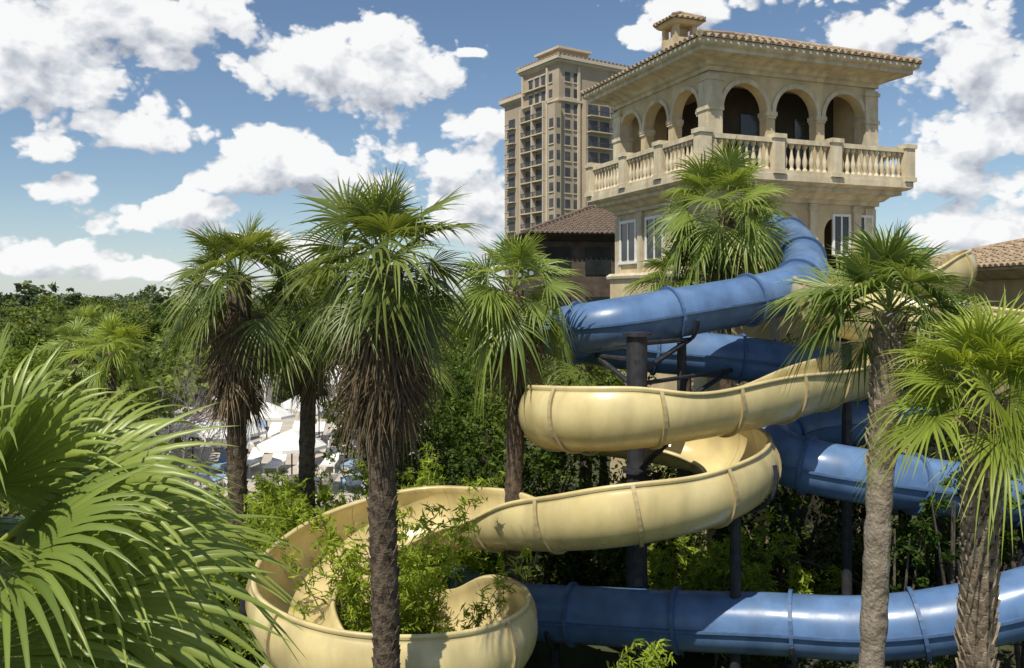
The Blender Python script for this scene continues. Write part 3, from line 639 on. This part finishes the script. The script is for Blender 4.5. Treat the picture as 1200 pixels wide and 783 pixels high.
# ---------------------------------------------------------------- bamboo
CULM=surf('bamboo_culm',(.12,.15,.04),(.22,.24,.08),6,.6)
def bamboo(name,cx,cy,rx,ry,h,n,seed,base=0,l=.20):
    r=np.random.default_rng(seed); e=empty(name,(cx,cy,base)); g=Geo(); C=[];vv=[]
    for i in range(n):
        x=r.normal()*rx*.45; y=r.normal()*ry*.45; H=h*(.6+.45*r.random()); a=r.random()*6.28; b=.12+.3*r.random()
        t=np.linspace(0,1,9); P=np.stack([x+math.cos(a)*b*H*t**2.2,y+math.sin(a)*b*H*t**2.2,H*t*(1-.12*b*t)],1)
        V,F=sweep(P,np.linspace(.022,.004,9),5); g.add(V,F)
        for s in np.linspace(.22,1,16):
            q=np.array([np.interp(s,t,P[:,k]) for k in range(3)])
            for m in range(3):
                d=norm(r.normal(size=3)*np.array([1,1,.45])); ln=.18+.42*r.random()*(1.15-s)*1.4
                tip=q+d*ln; tip[2]-=.08*ln
                Vv,Ff=sweep([q,q+(tip-q)*.5+[0,0,.02],tip],[.005,.004,.002],3,False); g.add(Vv,Ff)
                cv=np.clip(r.normal(.5,.2)+.2*(s-.5),0,1)
                for z in range(9): C.append(q+(tip-q)*(.4+.65*r.random())+r.normal(size=3)*.045); vv.append(np.clip(cv+r.normal()*.12,0,1))
    C=np.array(C); V,F,v=leaves(C,l,l*.17,r,np.array(vv),.5,.5)
    g.mk('culms',CULM,e); mk('foliage',V,F,LEAFY,e,var=v)
bamboo('bamboo',-2.1,15.2,1.0,.8,4.7,20,31)
bamboo('bamboo',-5.6,18.9,2.0,1.4,4.0,44,32)
bamboo('bamboo',-2.5,20.3,2.4,1.2,4.3,36,33)
bamboo('bamboo',2.4,12.6,1.5,.8,2.4,18,34)
bamboo('bamboo',-8.2,19.5,2.0,1.3,2.7,36,35)
bamboo('bamboo',-7.6,16.2,1.8,1.5,2.9,36,36)
bamboo('bamboo',4.6,19.2,2.6,1.0,2.8,26,37)
bamboo('bamboo',-13.2,25.5,2.0,1.5,2.9,30,38)

# ---------------------------------------------------------------- shrubs and trees
shrub('shrub',[(0.2,23.5,3.0,2.0,1.6,3.0),(2.6,24,2.8,2.0,1.5,3.2),(-2.2,23.5,2.5,1.8,1.5,2.6),(.2,21.4,2.2,1.7,1.1,2.4)],100,.18,.08,LEAFC,41)
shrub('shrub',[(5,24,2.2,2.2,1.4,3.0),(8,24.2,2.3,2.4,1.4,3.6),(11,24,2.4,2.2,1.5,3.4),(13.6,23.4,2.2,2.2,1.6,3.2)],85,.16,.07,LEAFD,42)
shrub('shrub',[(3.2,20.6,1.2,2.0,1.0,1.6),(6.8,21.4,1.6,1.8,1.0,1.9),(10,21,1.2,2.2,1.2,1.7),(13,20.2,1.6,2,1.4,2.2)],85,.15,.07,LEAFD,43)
shrub('shrub',[(3.2,15.2,.4,2.4,1.0,.8),(6.4,17.6,.7,2.0,.8,1.2),(9.2,17.2,.6,1.8,1.0,1.2),(7.0,14.2,.35,2.2,.8,.7)],85,.13,.06,LEAFC,44)
shrub('shrub',[(-6.0,12.2,1.2,1.6,1.4,1.6),(-7.6,14.4,1.2,1.6,1.4,1.7),(-3.6,10.2,.8,1.4,1.0,1.1)],80,.13,.06,LEAFM,45)
shrub('shrub',[(9.4,12.6,.7,1.4,1.0,1.0),(6.2,11.6,.5,1.4,1.0,1.0),(11.4,13.4,1.0,1.3,1.0,1.4)],80,.13,.06,LEAFM,46)
# slender understorey trees standing between the tube runs
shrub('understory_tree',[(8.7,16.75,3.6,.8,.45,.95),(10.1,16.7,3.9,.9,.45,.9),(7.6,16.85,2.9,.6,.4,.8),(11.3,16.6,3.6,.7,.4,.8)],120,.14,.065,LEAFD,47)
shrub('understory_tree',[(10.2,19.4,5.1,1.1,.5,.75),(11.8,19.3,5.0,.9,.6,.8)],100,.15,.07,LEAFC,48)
for i,(x,y,h,r0) in enumerate([(-15,27,4.4,2.2),(-17,33,4.9,2.4),(-21.5,36,5.2,2.8),(-23,42,5.4,3.0),(-13.8,23,3.7,1.8),(-4.8,29,5.6,2.3),(-1.0,31,6.4,2.4),(-26,46,5.6,2.8),(-6.4,24,3.0,1.4),(-3.0,36,6.0,2.4)]):
    tree('broadleaf_tree',x,y,h,r0,60+i,[LEAFM,LEAFF,LEAFM][i%3] if x<-5.5 else LEAFC,per=28,l=.2)
bare_tree('bare_tree',-12.6,30.5,6.4,5); bare_tree('bare_tree',-14.4,33,7.0,6); bare_tree('bare_tree',-11.6,32,5.8,8); bare_tree('bare_tree',-13.4,35,7.2,9)
def forest():
    r=np.random.default_rng(90); bl1=[];bl2=[];tr=Geo()
    for i in range(250):
        y=60+r.random()**1.3*150; x=-y*.75+r.random()*y*1.05+ -3
        if -28<x<-4 and y<68: continue
        h=(3.6+3.0*r.random()**1.5)+ (y-60)*.017; q=1.5+1.8*r.random()
        for k in range(4):
            bl1.append((x+r.normal()*q*.8,y+r.normal()*q*.8,h-q*.8+r.normal()*.7,q*.66,q*.66,q*.58))
        V,F=sweep([(x,y,0),(x+.2,y,h*.8)],[.25,.08],6); tr.add(V,F)
    for i in range(50):
        y=38+r.random()*28; x=-y*.70+r.random()*y*.32-1.5; q=1.3+1.2*r.random(); h=3.0+2.2*r.random()
        keep=not(-29<x<-4 and y>32 and x>-.45*y)
        for k in range(4):
            a=(x+r.normal()*q*.6,y+r.normal()*q*.6,h-q*.8+r.normal()*.5,q*.75,q*.75,q*.62)
            if keep: bl1.append(a)
        if keep: V,F=sweep([(x,y,0),(x+.2,y,h*.8)],[.2,.08],6); tr.add(V,F)
    e=empty('forest'); V,F,v=mass(bl1,5.0,.5,.3,91,clump=.34,cn=12,shell=.25,grp=4,tsd=.26); mk('foliage',V,F,LEAFF,e,var=v); tr.mk('trunks',BARK,e)
    for i in range(480):
        y=200+r.random()*700; x=(-.95+r.random()*1.9)*y; h=6.0+4.2*r.random()**2+(y-200)*.004; q=3.2+4.2*r.random()
        bl2.append((x,y,h-q*.6,q,q,q*.7)); bl2.append((x+q*r.normal(),y,h-q*.9,q*.8,q*.8,q*.7))
    for (x,y,h) in ((-104,190,11.6),(-110,192,12.2),(-98,190,10.8),(-77,185,10.6),(-68,180,10.4),(-60,185,10.9),(-113,200,11.4)):
        for k in range(5): bl2.append((x+r.normal()*1.4,y,h-1.4-k*1.1+r.normal()*.4,1.4+.3*k,1.6,1.0))
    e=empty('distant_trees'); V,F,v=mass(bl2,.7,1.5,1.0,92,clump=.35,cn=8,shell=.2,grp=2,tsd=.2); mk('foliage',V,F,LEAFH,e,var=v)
forest()

# ---------------------------------------------------------------- world: sky + cumulus
SUN_EL=56; sx,sy=-.40,-.74
rot=math.atan2(sx,sy)
w=bpy.data.worlds.new('World'); scene.world=w; w.use_nodes=True; nt=w.node_tree; N=nt.nodes; L=nt.links
try: w.cycles.sampling_method='NONE'
except Exception as ex: print(ex)
bg=N['Background']; outw=N['World Output']
sky=N.new('ShaderNodeTexSky'); sky.sky_type='NISHITA'; sky.sun_disc=False; sky.sun_elevation=math.radians(SUN_EL); sky.sun_rotation=rot%(2*math.pi)
sky.air_density=1.0; sky.dust_density=.2; sky.ozone_density=3.0
L.new(sky.outputs[0],bg.inputs['Color']); bg.inputs['Strength'].default_value=.10
def M(nt,op,a,b=None,c=None):
    n=nt.nodes.new('ShaderNodeMath'); n.operation=op
    for i,v in enumerate((a,b,c)):
        if v is None: continue
        if isinstance(v,(int,float)): n.inputs[i].default_value=v
        else: nt.links.new(v,n.inputs[i])
    return n.outputs[0]
def VM(nt,op,a,b=None,c=None):
    n=nt.nodes.new('ShaderNodeVectorMath'); n.operation=op
    for i,v in enumerate((a,b,c)):
        if v is None: continue
        if isinstance(v,tuple): n.inputs[i].default_value=v
        else: nt.links.new(v,n.inputs[i])
    return n.outputs['Value' if op=='DOT_PRODUCT' else 'Vector']
grp=bpy.data.node_groups.new('cloud_density','ShaderNodeTree')
grp.interface.new_socket('p',in_out='INPUT',socket_type='NodeSocketVector')
grp.interface.new_socket('d',in_out='OUTPUT',socket_type='NodeSocketFloat')
gi=grp.nodes.new('NodeGroupInput'); go=grp.nodes.new('NodeGroupOutput'); p=gi.outputs[0]
q=VM(grp,'MULTIPLY',p,(1,1.35,1))
n1=grp.nodes.new('ShaderNodeTexNoise'); n1.inputs['Scale'].default_value=9; n1.inputs['Detail'].default_value=5; n1.inputs['Roughness'].default_value=.6
grp.links.new(q,n1.inputs['Vector'])
warp=VM(grp,'MULTIPLY_ADD',n1.outputs['Color'],(.06,.06,0),q)
vo=grp.nodes.new('ShaderNodeTexVoronoi'); vo.voronoi_dimensions='2D'; vo.inputs['Scale'].default_value=13; vo.inputs['Detail'].default_value=3; vo.inputs['Roughness'].default_value=.6; vo.normalize=False
grp.links.new(warp,vo.inputs['Vector'])
blobs=[(40,70,150,80),(190,22,125,60),(95,10,120,60),(425,85,138,56),(345,75,60,36),(50,172,46,18),(185,148,92,32),(345,190,120,42),(90,222,58,20),(200,250,115,26),(50,305,110,24),(285,205,65,24),(555,150,52,30),(515,215,105,48),(560,258,70,42),(310,290,105,22),(755,38,46,16),(870,8,160,36),(1060,30,110,46),(1150,95,120,60),(1140,190,105,70),(1160,265,100,42),(548,62,22,6),(190,318,120,12)]
B=None
for (px,py,rx,ry) in blobs:
    X=(px-600)/1000; Z=(350-py)/1000; a=math.atan2(X,1); h=math.hypot(X,1); ee=math.atan2(Z,h)
    ra=rx/1000/(1+X*X)*1.12; re=ry/1000/h*1.2
    u=VM(grp,'MULTIPLY_ADD',p,(1/ra,1/re,0),(-a/ra,-ee/re,0)); d2=VM(grp,'DOT_PRODUCT',u,u)
    B=d2 if B is None else M(grp,'SMOOTH_MIN',B,d2,.25)
n2=grp.nodes.new('ShaderNodeTexNoise'); n2.inputs['Scale'].default_value=2.6; n2.inputs['Detail'].default_value=1
grp.links.new(q,n2.inputs['Vector']); sp=grp.nodes.new('ShaderNodeSeparateXYZ'); grp.links.new(p,sp.inputs[0]); az,el=sp.outputs[0],sp.outputs[1]
side=M(grp,'MULTIPLY_ADD',M(grp,'ABSOLUTE',az),3.0,-2.3); gen=M(grp,'MULTIPLY_ADD',n2.outputs['Fac'],7.0,-3.8); hi=M(grp,'MULTIPLY_ADD',el,4.0,-1.9)
gen=M(grp,'ADD',gen,M(grp,'MINIMUM',M(grp,'MAXIMUM',side,hi),0.0))
BB=M(grp,'MAXIMUM',M(grp,'SUBTRACT',1.0,M(grp,'MINIMUM',B,3.0)),gen)
dd=M(grp,'MULTIPLY_ADD',BB,.80,M(grp,'MULTIPLY_ADD',vo.outputs['Distance'],-.78,.44)); dd=M(grp,'ADD',dd,M(grp,'MULTIPLY_ADD',n1.outputs['Fac'],2.0,-1.0))
grp.links.new(dd,go.inputs[0])
tc=N.new('ShaderNodeTexCoord'); sp=N.new('ShaderNodeSeparateXYZ'); L.new(tc.outputs['Generated'],sp.inputs[0])
X,Y,Z=sp.outputs
AZ=M(nt,'ARCTAN2',X,Y); EL=M(nt,'ARCTAN2',Z,M(nt,'SQRT',M(nt,'ADD',M(nt,'MULTIPLY',X,X),M(nt,'MULTIPLY',Y,Y))))
cx=N.new('ShaderNodeCombineXYZ'); L.new(AZ,cx.inputs[0]); L.new(EL,cx.inputs[1])
def G(da,de):
    g=N.new('ShaderNodeGroup'); g.node_tree=grp; L.new(VM(nt,'ADD',cx.outputs[0],(da,de,0)),g.inputs[0]); return g.outputs[0]
d0=G(0,0); d1=G(-.010,.026)
mr=N.new('ShaderNodeMapRange'); mr.interpolation_type='SMOOTHSTEP'; mr.inputs[1].default_value=-.04; mr.inputs[2].default_value=.22; L.new(d0,mr.inputs[0])
alpha=mr.outputs[0]
sh=M(nt,'MULTIPLY_ADD',M(nt,'SUBTRACT',d0,d1),.62,.75)  # sunlit tops and grey bases painted into cloud colour from density difference
sh=M(nt,'SUBTRACT',sh,M(nt,'MULTIPLY',M(nt,'MINIMUM',M(nt,'MAXIMUM',d0,0.0),1.3),.15))
cr=N.new('ShaderNodeValToRGB'); L.new(sh,cr.inputs[0])
E=cr.color_ramp.elements; E[0].position=.26; E[0].color=(.36,.39,.46,1); E[1].position=.84; E[1].color=(.97,.97,.97,1)
x=E.new(.56); x.color=(.65,.68,.73,1)
bg2=N.new('ShaderNodeBackground'); L.new(cr.outputs[0],bg2.inputs['Color']); bg2.inputs['Strength'].default_value=1.0
hz=N.new('ShaderNodeMapRange'); hz.inputs[1].default_value=.0; hz.inputs[2].default_value=.12; hz.inputs[3].default_value=.38; hz.inputs[4].default_value=0; L.new(EL,hz.inputs[0])
bg3=N.new('ShaderNodeBackground'); bg3.inputs['Color'].default_value=(.56,.70,.88,1); bg3.inputs['Strength'].default_value=1
mh=N.new('ShaderNodeMixShader'); L.new(hz.outputs[0],mh.inputs[0]); L.new(bg.outputs[0],mh.inputs[1]); L.new(bg3.outputs[0],mh.inputs[2])
ms=N.new('ShaderNodeMixShader'); L.new(M(nt,'MULTIPLY',alpha,.97),ms.inputs[0]); L.new(mh.outputs[0],ms.inputs[1]); L.new(bg2.outputs[0],ms.inputs[2]); L.new(ms.outputs[0],outw.inputs['Surface'])

sd=bpy.data.lights.new('sun','SUN'); sd.energy=5.0; sd.angle=math.radians(.5); sd.color=(1,.94,.81)
so=bpy.data.objects.new('sun',sd); link(so)
ce=math.cos(math.radians(SUN_EL)); hn=math.hypot(sx,sy); vec=Vector((sx/hn*ce,sy/hn*ce,math.sin(math.radians(SUN_EL))))
so.rotation_euler=vec.to_track_quat('Z','Y').to_euler()

cam=bpy.data.cameras.new('camera'); cam.lens=30; cam.sensor_width=36; cam.shift_y=-.0346; cam.clip_end=10000; cam.clip_start=.05
co=bpy.data.objects.new('camera',cam); co.location=(0,0,8); co.rotation_euler=(math.radians(90),0,0); link(co); scene.camera=co
scene.view_settings.view_transform='Standard'; scene.view_settings.look='None'; scene.view_settings.exposure=0
